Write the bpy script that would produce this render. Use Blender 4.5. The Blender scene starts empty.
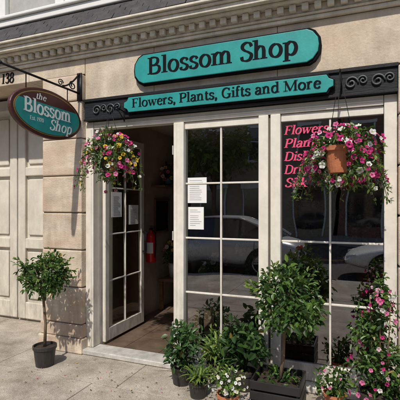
import bpy, math, random
from mathutils import Vector, Matrix
random.seed(7)
R = random.Random(11)
scene = bpy.context.scene
COL = scene.collection

# ---------------------------------------------------------------- materials
def nt(name):
    m = bpy.data.materials.new(name); m.use_nodes = True
    n = m.node_tree.nodes; l = m.node_tree.links
    return m, n, l, n['Principled BSDF']

def mat(name, col, rough=0.6, metal=0.0, var=0.15, scale=6.0, bump=0.0, bscale=60.0, dirt=None, stretch=(1,1,1), spec=0.5, tint=None):
    m, n, l, p = nt(name)
    tc = n.new('ShaderNodeTexCoord'); mp = n.new('ShaderNodeMapping')
    mp.inputs['Scale'].default_value = stretch
    l.new(tc.outputs['Object'], mp.inputs[0])
    no = n.new('ShaderNodeTexNoise'); no.inputs['Scale'].default_value = scale
    no.inputs['Detail'].default_value = 5; no.inputs['Roughness'].default_value = 0.65
    l.new(mp.outputs[0], no.inputs['Vector'])
    cr = n.new('ShaderNodeValToRGB')
    cr.color_ramp.elements[0].position = 0.3; cr.color_ramp.elements[1].position = 0.72
    d = [max(0, c*(1-var)) for c in col]; b = [min(1, c*(1+var)) for c in col]
    cr.color_ramp.elements[0].color = (*d, 1); cr.color_ramp.elements[1].color = (*b, 1)
    l.new(no.outputs['Fac'], cr.inputs[0])
    out = cr.outputs[0]
    if tint:
        n3 = n.new('ShaderNodeTexNoise'); n3.inputs['Scale'].default_value = 1.9; n3.inputs['Detail'].default_value = 3
        l.new(mp.outputs[0], n3.inputs['Vector'])
        r3 = n.new('ShaderNodeValToRGB'); r3.color_ramp.elements[0].position = .42; r3.color_ramp.elements[1].position = .66
        r3.color_ramp.elements[1].color = (.75,.75,.75,1)
        l.new(n3.outputs['Fac'], r3.inputs[0])
        m3 = n.new('ShaderNodeMixRGB'); m3.inputs[2].default_value = (*tint,1)
        l.new(r3.outputs[0], m3.inputs[0]); l.new(out, m3.inputs[1]); out = m3.outputs[0]
    if dirt:
        dc, zh, ds = dirt
        sx = n.new('ShaderNodeSeparateXYZ'); l.new(tc.outputs['Object'], sx.inputs[0])
        mr = n.new('ShaderNodeMapRange'); mr.inputs[1].default_value = 0; mr.inputs[2].default_value = zh
        mr.inputs[3].default_value = 1; mr.inputs[4].default_value = 0.15
        l.new(sx.outputs[2], mr.inputs[0])
        n2 = n.new('ShaderNodeTexNoise'); n2.inputs['Scale'].default_value = 3.2; n2.inputs['Detail'].default_value = 6
        n2.inputs['Roughness'].default_value = 0.75
        mp2 = n.new('ShaderNodeMapping'); mp2.inputs['Scale'].default_value = (2.2, 2.2, 0.6)
        l.new(tc.outputs['Object'], mp2.inputs[0]); l.new(mp2.outputs[0], n2.inputs['Vector'])
        r2 = n.new('ShaderNodeValToRGB'); r2.color_ramp.elements[0].position = 0.38; r2.color_ramp.elements[1].position = 0.72
        l.new(n2.outputs['Fac'], r2.inputs[0])
        mu = n.new('ShaderNodeMath'); mu.operation = 'MULTIPLY'
        l.new(r2.outputs[0], mu.inputs[0]); l.new(mr.outputs[0], mu.inputs[1])
        mu2 = n.new('ShaderNodeMath'); mu2.operation = 'MULTIPLY'; mu2.inputs[1].default_value = ds
        l.new(mu.outputs[0], mu2.inputs[0])
        mx = n.new('ShaderNodeMixRGB'); mx.inputs[2].default_value = (*dc, 1)
        l.new(mu2.outputs[0], mx.inputs[0]); l.new(out, mx.inputs[1]); out = mx.outputs[0]
    l.new(out, p.inputs['Base Color'])
    p.inputs['Roughness'].default_value = rough; p.inputs['Metallic'].default_value = metal
    p.inputs['Specular IOR Level'].default_value = spec
    if bump > 0:
        nb = n.new('ShaderNodeTexNoise'); nb.inputs['Scale'].default_value = bscale; nb.inputs['Detail'].default_value = 4
        l.new(mp.outputs[0], nb.inputs['Vector'])
        bp = n.new('ShaderNodeBump'); bp.inputs['Strength'].default_value = bump; bp.inputs['Distance'].default_value = 0.01
        l.new(nb.outputs['Fac'], bp.inputs['Height']); l.new(bp.outputs[0], p.inputs['Normal'])
    return m

def leafmat(name, trans=0.3, rough=0.42):
    m, n, l, p = nt(name)
    at = n.new('ShaderNodeAttribute'); at.attribute_name = 'Col'
    l.new(at.outputs['Color'], p.inputs['Base Color'])
    p.inputs['Roughness'].default_value = rough
    tr = n.new('ShaderNodeBsdfTranslucent'); l.new(at.outputs['Color'], tr.inputs[0])
    mx = n.new('ShaderNodeMixShader'); mx.inputs[0].default_value = trans
    l.new(p.outputs[0], mx.inputs[1]); l.new(tr.outputs[0], mx.inputs[2])
    l.new(mx.outputs[0], n['Material Output'].inputs[0])
    return m

def glassmat(name, tint=(0.8,0.85,0.83), ior=1.9):
    m, n, l, p = nt(name); n.remove(p)
    t = n.new('ShaderNodeBsdfTransparent'); t.inputs[0].default_value = (*tint, 1)
    g = n.new('ShaderNodeBsdfGlossy'); g.inputs['Roughness'].default_value = 0.0
    g.inputs[0].default_value = (1,1,1,1)
    no = n.new('ShaderNodeTexNoise'); no.inputs['Scale'].default_value = 1.6; no.inputs['Detail'].default_value = 1
    tc = n.new('ShaderNodeTexCoord'); l.new(tc.outputs['Object'], no.inputs['Vector'])
    bp = n.new('ShaderNodeBump'); bp.inputs['Strength'].default_value = 0.08; bp.inputs['Distance'].default_value = 0.05
    l.new(no.outputs['Fac'], bp.inputs['Height']); l.new(bp.outputs[0], g.inputs['Normal'])
    f = n.new('ShaderNodeFresnel'); f.inputs[0].default_value = ior
    mx = n.new('ShaderNodeMixShader'); l.new(f.outputs[0], mx.inputs[0])
    l.new(t.outputs[0], mx.inputs[1]); l.new(g.outputs[0], mx.inputs[2])
    l.new(mx.outputs[0], n['Material Output'].inputs[0])
    return m

def brickmat(name, c1, c2, mortar, scale=1.0):
    m, n, l, p = nt(name)
    tc = n.new('ShaderNodeTexCoord'); mp = n.new('ShaderNodeMapping')
    mp.inputs['Rotation'].default_value = (math.radians(90), 0, 0)
    l.new(tc.outputs['Object'], mp.inputs[0])
    b = n.new('ShaderNodeTexBrick'); b.inputs['Color1'].default_value = (*c1,1); b.inputs['Color2'].default_value = (*c2,1)
    b.inputs['Mortar'].default_value = (*mortar,1); b.inputs['Scale'].default_value = 4.5*scale
    b.inputs['Mortar Size'].default_value = 0.015
    l.new(mp.outputs[0], b.inputs['Vector']); l.new(b.outputs[0], p.inputs['Base Color'])
    p.inputs['Roughness'].default_value = 0.85
    return m

GR = (0.06,0.05,0.04)
M = {}
M['stone'] = mat('limestone', (0.58,0.50,0.39), 0.8, var=0.22, scale=5, bump=0.4, bscale=45, dirt=((0.13,0.095,0.06), 4.5, 0.7), tint=(.54,.41,.29))
M['stone2'] = mat('limestone_warm', (0.60,0.51,0.40), 0.75, var=0.26, scale=3.5, bump=0.35, bscale=40, dirt=((0.20,0.13,0.085), 2.6, 0.85), stretch=(1,1,2.5), tint=(.53,.38,.26))
M['joint'] = mat('stone_joint', (0.14,0.11,0.085), 0.9)
M['cream'] = mat('cream_painted_trim', (0.70,0.64,0.53), 0.6, var=0.12, scale=9, bump=0.12, dirt=((.16,.125,.085), 7, 0.7))
M['frame'] = mat('frame_paint', (0.72,0.68,0.60), 0.45, var=0.10, scale=8, bump=0.06, dirt=((0.11,0.085,0.06), 1.3, 0.75))
M['gdoor'] = mat('carriage_door_paint', (0.64,0.60,0.51), 0.6, var=0.12, scale=4, bump=0.12, dirt=((0.14,0.11,0.08), 2.0, 0.65))
M['slate'] = mat('dark_slate', (0.045,0.043,0.042), 0.7, var=0.5, scale=9, bump=0.5)
M['upper'] = mat('upper_wall_paint', (0.40,0.39,0.37), 0.8, var=0.15, bump=0.1)
M['black'] = mat('black_paint', (0.010,0.010,0.011), 0.6, var=0.3, scale=12, bump=0.2, spec=.3)
M['fascia'] = mat('black_fascia_boards', (0.011,0.013,0.015), 0.65, var=0.6, scale=6, bump=0.5, bscale=14, stretch=(1,1,8), spec=.3)
M['teal'] = mat('teal_sign_paint', (0.022,0.29,0.275), 0.4, var=0.16, scale=5, bump=0.06, dirt=((.02,.12,.11), 8, .4))
M['maroon'] = mat('maroon_rim', (0.075,0.02,0.016), 0.4)
M['letter_black'] = mat('black_lettering', (0.005,0.006,0.007), 0.75, spec=.12)
M['letter_white'] = mat('white_lettering', (0.80,0.84,0.80), 0.5, var=0.05)
M['letter_pink'] = mat('pink_lettering', (0.72,0.07,0.17), 0.6, var=0.08)
M['gold'] = mat('gold_edge', (0.45,0.30,0.10), 0.4, metal=0.6)
M['iron'] = mat('wrought_iron', (0.015,0.015,0.016), 0.5, metal=0.6, bump=0.2)
M['pewter'] = mat('carved_pewter', (0.08,0.088,0.088), 0.5, metal=0.3)
M['alum'] = mat('threshold_metal', (0.58,0.565,0.52), 0.5, metal=0.3, var=0.25, scale=12, bump=.1)
M['paper'] = mat('paper', (0.75,0.75,0.73), 0.8, var=0.04)
M['ink'] = mat('ink', (0.34,0.34,0.36), 0.8)
M['inwall'] = mat('interior_wall', (0.50,0.42,0.31), 0.8, var=0.15)
M['infloor'] = mat('interior_floor', (0.12,0.085,0.06), 0.4, var=0.35, scale=5)
M['wood'] = mat('wood', (0.20,0.11,0.055), 0.5, var=0.35, scale=6, stretch=(1,6,6), bump=0.1)
M['red'] = mat('extinguisher_red', (0.60,0.015,0.012), 0.3, var=0.05)
M['terra'] = mat('terracotta', (0.46,0.165,0.075), 0.75, var=0.3, bump=0.25)
M['vase'] = mat('glazed_vase', (0.15,0.30,0.38), 0.2, var=0.3)
M['plastic'] = mat('black_plastic_pot', (0.018,0.018,0.018), 0.5, var=0.4, dirt=((.10,.08,.06),.5,.5))
M['crate'] = mat('black_crate', (0.014,0.013,0.013), 0.5, var=0.4)
M['soil'] = mat('soil', (0.035,0.022,0.014), 0.95, var=0.5, scale=40, bump=0.8)
M['bark'] = mat('bark', (0.16,0.105,0.065), 0.85, var=0.35, scale=25, bump=0.6, stretch=(1,1,0.3))
M['coir'] = mat('coir_liner', (0.12,0.07,0.035), 0.95, var=0.5, scale=50, bump=1.0)
M['leaf'] = leafmat('leaves')
M['petal'] = leafmat('petals', 0.35, 0.6)
M['glass'] = glassmat('shop_glass', ior=2.7)
M['inglass'] = glassmat('door_glass', (0.9,0.92,0.9), 1.9)
M['asphalt'] = mat('asphalt', (0.05,0.05,0.052), 0.85, var=0.3, scale=8, bump=0.5, bscale=200)
M['ground'] = mat('ground_earth', (0.12,0.11,0.09), 0.95)
M['curb'] = mat('kerb_stone', (0.30,0.29,0.27), 0.8, var=0.2, bump=0.3)
M['yellow'] = mat('road_paint', (0.6,0.42,0.08), 0.7, var=0.2, scale=20)
M['brick'] = brickmat('red_brick', (0.30,0.11,0.07), (0.22,0.08,0.055), (0.28,0.25,0.21))
M['brick2'] = brickmat('tan_brick', (0.40,0.31,0.22), (0.34,0.26,0.18), (0.28,0.26,0.23))
M['white'] = mat('white_trim', (0.76,0.75,0.71), 0.5, var=0.05)
M['winglass'] = mat('dark_window_glass', (0.02,0.025,0.03), 0.06, var=0.2, spec=0.9)
M['carpaint'] = mat('silver_car_paint', (0.60,0.61,0.63), 0.25, metal=0.25, var=0.02)
M['carpaint2'] = mat('white_car_paint', (0.80,0.80,0.80), 0.22, var=0.02)
M['rubber'] = mat('rubber', (0.02,0.02,0.02), 0.8)
M['hub'] = mat('alloy_wheel', (0.5,0.5,0.52), 0.3, metal=0.9)
M['lamp_red'] = mat('tail_lamp', (0.4,0.01,0.01), 0.2)
M['lamp_clear'] = mat('head_lamp', (0.7,0.72,0.74), 0.1)

def sidewalkmat():
    m, n, l, p = nt('sidewalk_concrete')
    tc = n.new('ShaderNodeTexCoord')
    a = n.new('ShaderNodeTexNoise'); a.inputs['Scale'].default_value = 2.1; a.inputs['Detail'].default_value = 7; a.inputs['Roughness'].default_value = 0.74
    b = n.new('ShaderNodeTexNoise'); b.inputs['Scale'].default_value = 110; b.inputs['Detail'].default_value = 3
    for q in (a, b): l.new(tc.outputs['Object'], q.inputs['Vector'])
    ra = n.new('ShaderNodeValToRGB'); ra.color_ramp.elements[0].position = 0.34; ra.color_ramp.elements[1].position = 0.64
    ra.color_ramp.elements[0].color = (0.24,0.205,0.16,1); ra.color_ramp.elements[1].color = (0.52,0.47,0.40,1)
    l.new(a.outputs['Fac'], ra.inputs[0])
    rb = n.new('ShaderNodeValToRGB'); rb.color_ramp.elements[0].position = 0.35; rb.color_ramp.elements[1].position = 0.6
    rb.color_ramp.elements[0].color = (0.55,0.53,0.5,1); rb.color_ramp.elements[1].color = (1,1,1,1)
    l.new(b.outputs['Fac'], rb.inputs[0])
    mx = n.new('ShaderNodeMixRGB'); mx.blend_type = 'MULTIPLY'; mx.inputs[0].default_value = 0.8
    l.new(ra.outputs[0], mx.inputs[1]); l.new(rb.outputs[0], mx.inputs[2])
    v = n.new('ShaderNodeTexVoronoi'); v.inputs['Scale'].default_value = 3.3
    l.new(tc.outputs['Object'], v.inputs['Vector'])
    rv = n.new('ShaderNodeValToRGB'); rv.color_ramp.elements[0].position = 0.045; rv.color_ramp.elements[1].position = 0.075
    rv.color_ramp.elements[0].color = (0.45,0.42,0.38,1); rv.color_ramp.elements[1].color = (1,1,1,1)
    l.new(v.outputs['Distance'], rv.inputs[0])
    m2 = n.new('ShaderNodeMixRGB'); m2.blend_type = 'MULTIPLY'; m2.inputs[0].default_value = 0.75
    l.new(mx.outputs[0], m2.inputs[1]); l.new(rv.outputs[0], m2.inputs[2])
    l.new(m2.outputs[0], p.inputs['Base Color']); p.inputs['Roughness'].default_value = 0.9
    bp = n.new('ShaderNodeBump'); bp.inputs['Strength'].default_value = 0.6; bp.inputs['Distance'].default_value = 0.006
    l.new(b.outputs['Fac'], bp.inputs['Height']); l.new(bp.outputs[0], p.inputs['Normal'])
    return m
M['walk'] = sidewalkmat()

# ---------------------------------------------------------------- mesh builder
class MB:
    def __init__(s): s.v=[]; s.f=[]; s.c=[]; s.hascol=False
    def add(s, vs, fs, col=None):
        o=len(s.v); s.v.extend([tuple(p) for p in vs])
        for f in fs:
            s.f.append(tuple(i+o for i in f)); s.c.append(col)
        if col is not None: s.hascol=True
    def box(s, x0,x1,y0,y1,z0,z1,col=None):
        vs=[(x0,y0,z0),(x1,y0,z0),(x1,y1,z0),(x0,y1,z0),(x0,y0,z1),(x1,y0,z1),(x1,y1,z1),(x0,y1,z1)]
        s.add(vs,[(0,3,2,1),(4,5,6,7),(0,1,5,4),(1,2,6,5),(2,3,7,6),(3,0,4,7)],col)
    def tube(s, pts, r, seg=8, col=None, cap=True):
        pts=[Vector(p) for p in pts]; n=len(pts)
        rs = r if isinstance(r,(list,tuple)) else [r]*n
        vs=[]; up=Vector((0.13,0.27,0.95)).normalized()
        for i,p in enumerate(pts):
            t=(pts[min(i+1,n-1)]-pts[max(i-1,0)]).normalized()
            a=t.cross(up)
            if a.length<0.05: a=t.cross(Vector((1,0,0)))
            a.normalize(); b=t.cross(a)
            for k in range(seg):
                an=2*math.pi*k/seg
                vs.append(p+a*math.cos(an)*rs[i]+b*math.sin(an)*rs[i])
        fs=[]
        for i in range(n-1):
            for k in range(seg):
                k2=(k+1)%seg
                fs.append((i*seg+k,i*seg+k2,(i+1)*seg+k2,(i+1)*seg+k))
        if cap:
            fs.append(tuple(range(seg))[::-1]); fs.append(tuple((n-1)*seg+k for k in range(seg)))
        s.add(vs,fs,col)
    def lathe(s, c, prof, seg=28, col=None):
        vs=[]; fs=[]; n=len(prof)
        for r,z in prof:
            for k in range(seg):
                a=2*math.pi*k/seg; vs.append((c[0]+r*math.cos(a),c[1]+r*math.sin(a),c[2]+z))
        for i in range(n-1):
            for k in range(seg):
                k2=(k+1)%seg; fs.append((i*seg+k,i*seg+k2,(i+1)*seg+k2,(i+1)*seg+k))
        s.add(vs,fs,col)
    def prism(s, pts, y0, y1, fn=None, col=None):
        n=len(pts)
        if fn is None: fn=lambda a,b,d:(a,d,b)
        vs=[fn(a,b,y0) for a,b in pts]+[fn(a,b,y1) for a,b in pts]
        fs=[tuple(range(n)),tuple(range(n,2*n))[::-1]]
        for i in range(n):
            j=(i+1)%n; fs.append((i,i+n,j+n,j))
        s.add(vs,fs,col)
    def make(s, name, m, parent=None, smooth=False, bevel=0.0):
        me=bpy.data.meshes.new(name); me.from_pydata(s.v,[],s.f); me.update()
        if s.hascol:
            ca=me.color_attributes.new('Col','FLOAT_COLOR','CORNER')
            buf=[]
            for f,c in zip(s.f,s.c):
                c=c or (0.5,0.5,0.5)
                for _ in f: buf.extend((c[0],c[1],c[2],1.0))
            ca.data.foreach_set('color',buf)
        if smooth: me.polygons.foreach_set('use_smooth',[True]*len(me.polygons))
        me.materials.append(M[m] if isinstance(m,str) else m)
        ob=bpy.data.objects.new(name,me); COL.objects.link(ob)
        if parent: ob.parent=parent
        if bevel>0:
            b=ob.modifiers.new('bevel','BEVEL'); b.width=bevel; b.segments=2; b.limit_method='ANGLE'; b.angle_limit=math.radians(40)
            b.harden_normals=False
        return ob

def empty(name, loc=(0,0,0)):
    e=bpy.data.objects.new(name,None); COL.objects.link(e); return e

def boxes(name, lst, m, parent, bevel=0.004):
    b=MB()
    for t in lst: b.box(*t)
    return b.make(name,m,parent,bevel=bevel)

# ---------------------------------------------------------------- stroke serif font
def catmull(P, k=7):
    out=[]; n=len(P)
    for i in range(n-1):
        p0=P[max(i-1,0)]; p1=P[i]; p2=P[i+1]; p3=P[min(i+2,n-1)]
        for j in range(k):
            t=j/k
            out.append(tuple(0.5*((2*p1[a])+(-p0[a]+p2[a])*t+(2*p0[a]-5*p1[a]+4*p2[a]-p3[a])*t*t+(-p0[a]+3*p1[a]-3*p2[a]+p3[a])*t**3) for a in (0,1)))
    out.append(P[-1]); return out
def ell(cx,cy,rx,ry,a0=90,a1=450,n=28):
    return [(cx+rx*math.cos(math.radians(a0+(a1-a0)*i/n)),cy+ry*math.sin(math.radians(a0+(a1-a0)*i/n))) for i in range(n+1)]
sP=[(.35,.37),(.30,.455),(.2,.48),(.10,.43),(.085,.35),(.15,.28),(.26,.225),(.345,.15),(.31,.04),(.2,0),(.09,.03),(.06,.12)]
SP=[(x*1.32+.02,y*1.45) for x,y in sP]
arch=lambda x:[(x,.33),(x+.07,.44),(x+.17,.485),(x+.26,.43),(x+.29,.30)]
G={
'B':(.64,[('L',[(.13,0),(.13,.7)]),('C',[(.13,.685),(.33,.685),(.45,.61),(.45,.47),(.33,.37),(.13,.36)]),('C',[(.13,.36),(.36,.36),(.52,.28),(.52,.11),(.38,.015),(.13,.015)])],[(.13,0,.1,.0),(.13,.7,.1,.0)]),
'l':(.27,[('L',[(.135,0),(.135,.74)])],[(.135,0,.1,.1),(.135,.74,.1,.0)]),
'o':(.54,[('P',ell(.27,.24,.195,.24))],[]),
's':(.42,[('C',sP)],[]),
'S':(.54,[('C',SP)],[]),
'm':(.86,[('L',[(.12,0),(.12,.48)]),('C',arch(.12)),('L',[(.41,.32),(.41,0)]),('C',arch(.41)),('L',[(.70,.32),(.70,0)])],[(.12,0,.09,.09),(.41,0,.09,.09),(.70,0,.09,.09),(.12,.48,.1,0)]),
'n':(.58,[('L',[(.12,0),(.12,.48)]),('C',arch(.12)),('L',[(.41,.32),(.41,0)])],[(.12,0,.09,.09),(.41,0,.09,.09),(.12,.48,.1,0)]),
'h':(.58,[('L',[(.12,0),(.12,.74)]),('C',arch(.12)),('L',[(.41,.32),(.41,0)])],[(.12,0,.09,.09),(.41,0,.09,.09),(.12,.74,.1,0)]),
'p':(.57,[('L',[(.13,-.22),(.13,.48)]),('C',[(.13,.38),(.26,.48),(.41,.42),(.47,.24),(.41,.06),(.28,0),(.13,.08)])],[(.13,-.22,.09,.09),(.13,.48,.1,0)]),
'd':(.57,[('L',[(.43,0),(.43,.74)]),('C',[(.43,.40),(.30,.48),(.14,.42),(.08,.24),(.14,.06),(.28,0),(.43,.10)])],[(.43,0,0,.1),(.43,.74,.1,0)]),
'F':(.56,[('L',[(.13,0),(.13,.7)]),('L',[(.13,.68),(.50,.68)]),('L',[(.13,.36),(.38,.36)]),('N',[(.50,.69),(.50,.55)]),('N',[(.38,.44),(.38,.28)])],[(.13,0,.1,.1),(.13,.7,.1,.0)]),
'E':(.58,[('L',[(.13,0),(.13,.7)]),('L',[(.13,.68),(.50,.68)]),('L',[(.13,.36),(.38,.36)]),('L',[(.13,.02),(.52,.02)]),('N',[(.50,.69),(.50,.55)]),('N',[(.52,.15),(.52,.01)])],[(.13,0,.1,.1),(.13,.7,.1,.0)]),
'P':(.58,[('L',[(.13,0),(.13,.7)]),('C',[(.13,.685),(.34,.685),(.48,.61),(.48,.43),(.34,.335),(.13,.33)])],[(.13,0,.1,.1),(.13,.7,.1,.0)]),
'D':(.70,[('L',[(.13,0),(.13,.7)]),('C',[(.13,.68),(.36,.68),(.56,.57),(.61,.35),(.56,.12),(.36,.015),(.13,.015)])],[(.13,0,.1,.0),(.13,.7,.1,.0)]),
'M':(.90,[('N',[(.13,0),(.13,.7)]),('L',[(.13,.7),(.43,.03)]),('N',[(.43,.03),(.74,.7)]),('L',[(.76,0),(.76,.7)])],[(.13,0,.1,.1),(.76,0,.1,.1),(.13,.7,.1,0),(.76,.7,0,.1)]),
'G':(.72,[('C',[(.57,.56),(.50,.66),(.36,.705),(.19,.63),(.10,.45),(.10,.25),(.19,.07),(.36,-.005),(.50,.03),(.58,.10)]),('L',[(.58,.02),(.58,.30)]),('N',[(.58,.70),(.58,.52)])],[(.58,.30,.13,.08)]),
'w':(.74,[('L',[(.08,.48),(.23,.01)]),('N',[(.23,.01),(.38,.47)]),('L',[(.36,.48),(.51,.01)]),('N',[(.51,.01),(.67,.48)])],[(.08,.48,.08,.08),(.67,.48,.08,.07),(.37,.48,.06,.06)]),
'e':(.48,[('L',[(.09,.27),(.42,.27)]),('C',[(.42,.27),(.39,.41),(.26,.48),(.13,.40),(.085,.24),(.13,.07),(.27,0),(.42,.09)])],[]),
'r':(.42,[('L',[(.12,0),(.12,.48)]),('C',[(.12,.32),(.19,.44),(.28,.48),(.36,.44)])],[(.12,0,.09,.1),(.12,.48,.1,0)]),
'a':(.50,[('C',[(.10,.37),(.16,.46),(.26,.48),(.36,.42),(.375,.30)]),('L',[(.375,.34),(.375,.02)]),('C',[(.37,.28),(.22,.25),(.10,.18),(.09,.07),(.18,0),(.28,.03),(.37,.12)])],[(.375,.02,0,.1)]),
't':(.34,[('L',[(.15,.62),(.15,.08)]),('C',[(.15,.1),(.17,.02),(.24,0),(.32,.05)]),('L',[(.04,.47),(.30,.47)])],[]),
'i':(.27,[('L',[(.135,0),(.135,.48)]),('L',[(.135,.61),(.135,.72)])],[(.135,0,.09,.09),(.135,.48,.1,0)]),
'f':(.33,[('L',[(.14,0),(.14,.55)]),('C',[(.14,.52),(.16,.66),(.24,.73),(.34,.69)]),('L',[(.04,.47),(.30,.47)])],[(.14,0,.09,.09)]),
'k':(.54,[('L',[(.13,0),(.13,.74)]),('N',[(.13,.18),(.40,.47)]),('L',[(.22,.28),(.44,0)])],[(.13,0,.09,.09),(.13,.74,.1,0),(.44,0,.08,.08),(.40,.47,.07,.07)]),
',':(.24,[('C',[(.10,.08),(.13,.03),(.11,-.06),(.05,-.13)]),('L',[(.1,0),(.1,.10)])],[]),
'.':(.22,[('L',[(.1,0),(.1,.10)])],[]),
'1':(.4,[('L',[(.2,0),(.2,.7)])],[(.2,0,.1,.1),(.2,.7,.12,0)]),
'3':(.48,[('C',[(.08,.58),(.20,.70),(.36,.63),(.35,.45),(.2,.37),(.36,.30),(.40,.12),(.24,0),(.06,.1)])],[]),
'8':(.5,[('P',ell(.25,.53,.14,.165)),('P',ell(.25,.185,.18,.185))],[]),
'9':(.5,[('P',ell(.25,.49,.16,.2)),('C',[(.41,.5),(.40,.25),(.28,.04),(.12,0)])],[]),
'2':(.5,[('C',[(.08,.55),(.15,.67),(.28,.70),(.39,.6),(.36,.42),(.2,.2),(.08,.03)]),('L',[(.08,.03),(.42,.03)])],[]),
'0':(.5,[('P',ell(.25,.35,.17,.35))],[]),
' ':(.26,[],[]),
}
def twidth(t, track=0.0): return sum(G[c][0]+track for c in t)
def text(mb, t, size_w, fn, x0, y0, height, slant=0.0, thick=.125, thin=.045, track=0.0):
    sx=size_w/twidth(t,track); sy=height/.70
    pen=0; d=[0.0]
    nib=math.radians(14)
    def put(q):
        d[0]+=0.00004
        mb.add([fn(x0+(a+slant*b)*sx, y0+b*sy, d[0]) for a,b in q[0]], q[1])
    for c in t:
        adv,st,se=G[c]
        for kind,P in st:
            if kind=='C': P=catmull(P)
            vs=[];fs=[];n=len(P)
            if kind in('L','N'):
                P=[P[0],P[-1]]; n=2
            for i,p in enumerate(P):
                a=P[min(i+1,n-1)]; b=P[max(i-1,0)]
                dx,dy=a[0]-b[0],a[1]-b[1]; L=math.hypot(dx,dy) or 1; dx/=L;dy/=L
                th=math.atan2(dy,dx)
                w=thin+(thick-thin)*abs(math.sin(th+nib))**1.1
                if kind=='L' and abs(dy)<.1: w=thin
                if kind=='L' and abs(dx)<.1: w=thick
                if kind=='N': w=thin
                ox,oy=-dy*w/2,dx*w/2
                vs+= [(pen+p[0]+ox,p[1]+oy),(pen+p[0]-ox,p[1]-oy)]
            for i in range(n-1): fs.append((2*i,2*i+1,2*i+3,2*i+2))
            put((vs,fs))
        for (x,y,l,r) in se:
            h=.04; s=1 if y<.02 else -1
            a=max(l+thick/2-.02,.02); b=max(r+(thick/2 if r>0 else 0)-.02,.02)
            put(([(pen+x-a,y),(pen+x+b,y),(pen+x+b*.9,y+s*h),(pen+x-a*.9,y+s*h)],[(0,1,2,3)]))
        pen+=adv+track

# ---------------------------------------------------------------- foliage
def lv(lo, hi):
    t=R.random(); return tuple(a+(b-a)*t for a,b in zip(lo,hi))
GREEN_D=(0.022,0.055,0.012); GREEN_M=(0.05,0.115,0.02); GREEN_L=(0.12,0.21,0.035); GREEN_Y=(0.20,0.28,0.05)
def leaf(mb, p, d, nrm, L, W, col):
    d=Vector(d).normalized(); s=d.cross(Vector(nrm))
    if s.length<1e-3: s=d.cross(Vector((0.3,0.2,1)))
    s.normalize(); u=s.cross(d)
    p=Vector(p)
    f=W*0.25
    vs=[p, p+d*L*.35+s*W*.5+u*f, p+d*L*.75+s*W*.34+u*f*.4, p+d*L-u*L*.12, p+d*L*.75-s*W*.34+u*f*.4, p+d*L*.35-s*W*.5+u*f]
    mb.add(vs,[(0,1,2,3),(0,3,4,5)],col)
def rdir():
    while True:
        v=Vector((R.uniform(-1,1),R.uniform(-1,1),R.uniform(-1,1)))
        if 0.05<v.length<1: return v.normalized()
def cloud(mb, c, rad, n, L, cols=(GREEN_D,GREEN_M,GREEN_L), clumps=14, spread=0.38, aspect=.48, inner=.25, lump=.2):
    c=Vector(c)
    cl=[]
    for _ in range(clumps):
        v=rdir(); r=R.uniform(0.45,0.85)+R.uniform(-lump,lump)*.5
        cl.append((Vector((v.x*rad[0]*r,v.y*rad[1]*r,v.z*rad[2]*r)), R.random()))
    for i in range(n):
        k,tone=R.choice(cl)
        v=rdir()*(R.random()**.5)*spread
        o=k+Vector((v.x*rad[0],v.y*rad[1],v.z*rad[2]))*1.3
        q=Vector((o.x/rad[0],o.y/rad[1],o.z/rad[2]))
        out=Vector((o.x/rad[0]**2,o.y/rad[1]**2,o.z/rad[2]**2)).normalized()
        d=(out*.6+rdir()*.8+Vector((0,0,-.15))).normalized()
        nn=(out*.5+Vector((0,0,.7))+rdir()*.5).normalized()
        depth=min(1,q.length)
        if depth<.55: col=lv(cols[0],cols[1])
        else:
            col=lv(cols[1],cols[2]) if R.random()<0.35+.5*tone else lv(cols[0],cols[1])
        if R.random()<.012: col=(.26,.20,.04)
        l=L*R.uniform(.6,1.25)
        leaf(mb,c+o,d,nn,l,l*aspect*R.uniform(.8,1.2),col)
def flower(mb, p, n, r, col, cen=None, petals=5, depth=.35):
    n=Vector(n).normalized(); a=n.cross(Vector((.2,.1,1))); a.normalize(); b=n.cross(a); p=Vector(p)
    ph=R.random()*6
    ring=[];K=petals*4
    t=R.uniform(.8,1.12); col=tuple(min(.85,c*t) for c in col)
    for i in range(K):
        an=ph+2*math.pi*i/K
        rr=r*(.84+.16*abs(math.cos(petals*(an-ph)/2)))
        ring.append(p+a*math.cos(an)*rr+b*math.sin(an)*rr+n*(r*.14*math.cos(petals*(an-ph))))
    mid=[p+(q-p)*.4-n*r*depth*.4 for q in ring]
    c0=p-n*r*depth*1.2
    fs=[(i,(i+1)%K,K+(i+1)%K,K+i) for i in range(K)]
    mb.add(ring+mid,fs,col)
    cc=cen or tuple(x*.6 for x in col)
    mb.add(mid+[c0],[(i,(i+1)%K,K) for i in range(K)],cc)
def blade(mb, p, az, L, W, droop, col, lift=1.0):
    p=Vector(p); h=Vector((math.cos(az),math.sin(az),0)); s=Vector((-h.y,h.x,0))
    vs=[];K=7
    for i in range(K+1):
        t=i/K
        q=p+h*(L*t*(.45+.5*t*droop))+Vector((0,0,L*lift*(t-.75*droop*t*t)))
        w=W*(.35+.65*math.sin(math.pi*min(1,t*.9+.12)))*(1 if t<.95 else .15)
        vs+=[q+s*w/2+Vector((0,0,w*.15)),q-s*w/2+Vector((0,0,w*.15))]
    mb.add(vs,[(2*i,2*i+1,2*i+3,2*i+2) for i in range(K)],col)
def pot(parent, c, r0, r1, h, m='plastic', name='pot'):
    b=MB(); b.lathe(c,[(0.001,0.0),(r0,0),(r0*1.01,.004),(r1*.97,h*.84),(r1*1.05,h*.85),(r1*1.06,h),(r1*.95,h),(r1*.93,h*.88)])
    b.make(name,m,parent,smooth=False,bevel=0)
    s=MB(); s.lathe(c,[(0.001,h*.92),(r1*.5,h*.93),(r1*.95,h*.88)]); s.make('soil','soil',parent,smooth=True)

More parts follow.
